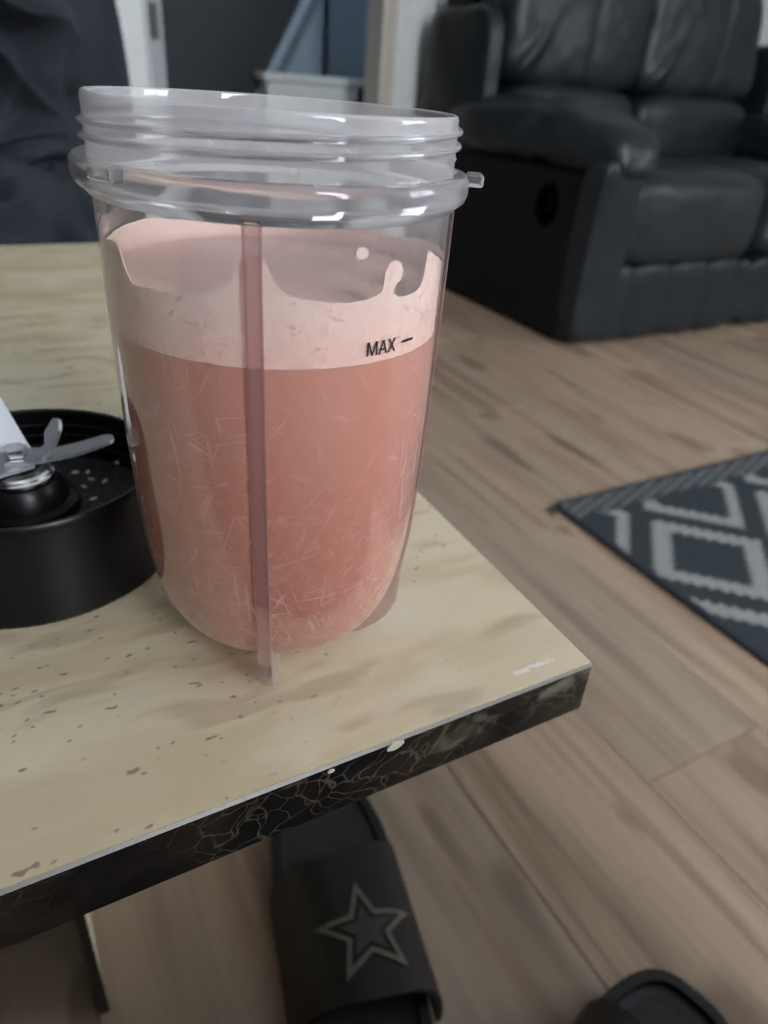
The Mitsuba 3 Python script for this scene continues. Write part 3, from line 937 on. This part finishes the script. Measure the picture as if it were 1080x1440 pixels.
def blade(az, root, flat, length, bend_deg, w0, w1, twist, z):
    """a steel blade: flat root, then a wing bent by bend_deg"""
    L1, L2 = flat, length
    st = np.r_[np.linspace(0, L1, 6), L1 + np.linspace(0, L2, 22)[1:]]
    b = math.radians(bend_deg)
    pts, wid, up = [], [], []
    x, zc = root, 0.0
    prev = 0
    for s in st:
        a = b * np.clip((s - L1 + 0.002) / 0.004, 0, 1)
        x += (s - prev) * math.cos(a)
        zc += (s - prev) * math.sin(a)
        prev = s
        t = np.clip((s - L1) / L2, 0, 1)
        w = w0 + (w1 - w0) * t
        tip = np.clip((L1 + L2 - s) / (w1 * 0.5), 0, 1)
        w *= math.sqrt(max(0.02, 1 - (1 - tip) ** 2))
        pts.append((x, zc))
        wid.append(w)
        up.append((-math.sin(a), math.cos(a)))
    V, F = [], []
    h = 0.0007
    for k, ((x, zc), w, (ux, uz)) in enumerate(zip(pts, wid, up)):
        tw = twist * np.clip((st[k] - L1) / 0.006, 0, 1)
        for sy in (-1, 1):
            for sh in (-1, 1):
                yy, hh = sy * w / 2, sh * h
                y2, h2 = yy * math.cos(tw) - hh * math.sin(tw), yy * math.sin(tw) + hh * math.cos(tw)
                V.append([x + ux * h2, y2, zc + uz * h2])
    n = len(pts)
    for k in range(n - 1):
        a, c = 4 * k, 4 * (k + 1)
        for p, q in ((0, 1), (1, 3), (3, 2), (2, 0)):
            F += [[a + p, c + p, c + q], [a + p, c + q, a + q]]
    F += [[0, 1, 3], [0, 3, 2], [4 * n - 4, 4 * n - 1, 4 * n - 3], [4 * n - 4, 4 * n - 2, 4 * n - 1]]
    m = trimesh.Trimesh(V, F, process=False)
    m.fix_normals()
    return hplace(at(rot(m, math.radians(az), [0, 0, 1]), 0, 0, z))


obj('blade', blade(118, -0.004, 0.013, 0.036, 58, 0.021, 0.017, 0.0, 0.0362), 'steel', base, 30)
obj('blade', blade(198, -0.003, 0.014, 0.026, -8, 0.018, 0.011, 0.0, 0.0378), 'steel', base, 30)
obj('blade', blade(-14, -0.003, 0.0135, 0.0155, 62, 0.012, 0.0065, 0.45, 0.0392), 'steel', base, 30)
obj('blade', blade(5, -0.003, 0.026, 0.014, 9, 0.009, 0.0065, 0.0, 0.0374), 'steel', base, 30)
obj('nut', hplace(at(trimesh.creation.cylinder(0.0045, 0.003, sections=6), 0, 0, 0.0418)), 'bright_steel', base)

seeds = [(.0213, .2994, 'seed_tan', 'small tan seed on the grainy black floor, right beside the steel collar'), (.0262, .2975, 'seed_tan', 'small tan seed second from the steel collar, under the thin right blade'),
         (.0266, .2906, 'seed_tan', 'small tan seed in the middle of the scattered seeds in the black base'), (.0314, .2867, 'seed_tan', 'small tan seed farther right on the grainy black floor, towards the cup'),
         (.0227, .2853, 'seed_green', 'pale green seed lying on the black floor of the blade base'), (.0247, .2739, 'seed_tan', 'small tan seed nearest the front rim of the black base'),
         (.0394, .3024, 'seed_tan', 'small tan seed farthest back, close to the cup and the rear wall of the base')]
for k, (x, y, m, lab) in enumerate(seeds):
    e = trimesh.creation.icosphere(2, 1.0)
    e.apply_scale([0.0017, 0.0009, 0.00065])
    e = rot(e, k * 1.3, [0, 0, 1])
    tag(obj('seed', at(e, x, y, TZ + 0.0184 + 0.0006), m, None, True), lab, 'seed', 'seeds in the blade base')


# ------------------------------------------------------------------ slides on the floor
def sole_outline(L, W, n=60):
    """toe at +y; origin at the middle"""
    t = np.linspace(0, 2 * np.pi, n, endpoint=False)
    x, y = np.cos(t), np.sin(t)
    px = np.sign(x) * np.abs(x) ** 0.62 * W / 2
    py = np.sign(y) * np.abs(y) ** 0.72 * L / 2
    px = px * (0.90 + 0.10 * np.tanh(py / (0.22 * L)))
    return Polygon(np.c_[px, py]).buffer(0)


def slide_sandal(x, y, az, label, toe=0.020, group=None):
    L, W = 0.272, 0.106
    S = 1.12
    t = thing('slide_sandal', label, 'sandal', group)
    out = affinity.translate(sole_outline(0.288, W), 0, toe)
    inn = out.buffer(-0.008)

    def pl(m):
        m = m.copy()
        m.apply_scale(S)
        return at(m, x, y, 0.0, -math.radians(az))
    foot = ex(out.buffer(-0.003), 0.006, 0.0)
    ring = out.difference(inn)
    obj('sole', pl(join(foot, ex(out, 0.015, 0.006), ex(ring, 0.012, 0.021))), 'slide_black', t, 20)
    bed = [ex(inn.buffer(-0.0004), 0.0055, 0.0212)]
    for k in range(-30, 40):
        bar = sbox(-0.1, k * 0.0042 - 0.0012, 0.1, k * 0.0042 + 0.0012).intersection(inn.buffer(-0.007))
        if not bar.is_empty and bar.geom_type == 'Polygon':
            bed.append(ex(bar, 0.0011, 0.0267))
    obj('footbed', pl(join(*bed)), 'slide_footbed', t, 20, label='dark grey ribbed footbed')
    # strap: an arch over the instep
    ya, yb = -0.050, 0.062
    w = 0.0545

    def hz(xx):
        return 0.005 + 0.071 * np.clip(1 - np.abs(xx / w) ** 2.8, 0, 1) ** 0.45
    us = np.sin(np.linspace(-1, 1, 41) * np.pi / 2) * w
    ys = np.linspace(0, 1, 15)
    V, F = [], []
    for off in (0.0, -0.0042):
        for u in us:
            f = u / w
            y0, y1 = ya + 0.010 * f * f - 0.003 * f, yb + 0.012 * f * f + 0.004 * f
            for s in ys:
                V.append([u * (1 + (off / w)), y0 + (y1 - y0) * s, hz(u) + off * (0.4 + 0.6 * (1 - abs(f))) + 0.012 * (1 - f * f) * (0.5 - s)])
    nu, nv = len(us), len(ys)
    def idx(o_, i, j): return o_ * nu * nv + i * nv + j
    for i in range(nu - 1):
        for j in range(nv - 1):
            F += [[idx(0, i, j), idx(0, i + 1, j), idx(0, i + 1, j + 1)], [idx(0, i, j), idx(0, i + 1, j + 1), idx(0, i, j + 1)]]
            F += [[idx(1, i, j), idx(1, i + 1, j + 1), idx(1, i + 1, j)], [idx(1, i, j), idx(1, i, j + 1), idx(1, i + 1, j + 1)]]
    for j in range(nv - 1):
        for i in (0, nu - 1):
            F += [[idx(0, i, j), idx(0, i, j + 1), idx(1, i, j + 1)], [idx(0, i, j), idx(1, i, j + 1), idx(1, i, j)]]
    for i in range(nu - 1):
        for j in (0, nv - 1):
            F += [[idx(0, i, j), idx(0, i + 1, j), idx(1, i + 1, j)], [idx(0, i, j), idx(1, i + 1, j), idx(1, i, j)]]
    m = trimesh.Trimesh(V, F, process=False)
    m.fix_normals()
    strap = obj('strap', pl(m), 'slide_strap', t, 40)
    # star emblem lying on the strap
    def star(R1, R2):
        a = np.pi / 2 + np.arange(10) * np.pi / 5
        r = np.where(np.arange(10) % 2 == 0, R1, R2)
        return Polygon(np.c_[r * np.cos(a), r * np.sin(a)])
    big = star(0.0375, 0.0162)
    line = big.difference(star(0.0375 * 0.77, 0.0162 * 0.77))
    inner = star(0.0375 * 0.55, 0.0162 * 0.55)

    def drape(poly, th):
        s = ex(poly, 1.0)
        s = s.subdivide_to_size(0.006)
        v = s.vertices
        v = v + np.array([0.004, 0, 0])
        yy = v[:, 1] - 0.004
        sx = np.clip((yy - ya) / (yb - ya), 0, 1)
        f = v[:, 0] / w
        z = hz(v[:, 0]) + 0.012 * (1 - f * f) * (0.5 - sx) + 0.0003 + th * (v[:, 2] - 0.2)
        s.vertices = np.c_[v[:, 0], yy, z]
        s.fix_normals()
        return s
    e = obj('star_emblem', pl(drape(line, 0.0016)), 'star_grey', strap, label='pale grey star outline')
    if e.count('__') < 2:
        pass
    return t, drape(inner, 0.0014), pl, strap


t, inn_, pl_, st_ = slide_sandal(0.166, 0.262, 12.5, 'black slide sandal with a star on its strap, toe under the table edge')
obj('star_centre', pl_(inn_), 'star_dim', st_, label='darker small star in the middle')
t, inn_, pl_, st_ = slide_sandal(0.262, 0.072, 74, 'black slide sandal on the open floor, its rounded ribbed toe showing', -0.010)
obj('star_centre', pl_(inn_), 'star_dim', st_, label='darker small star in the middle')
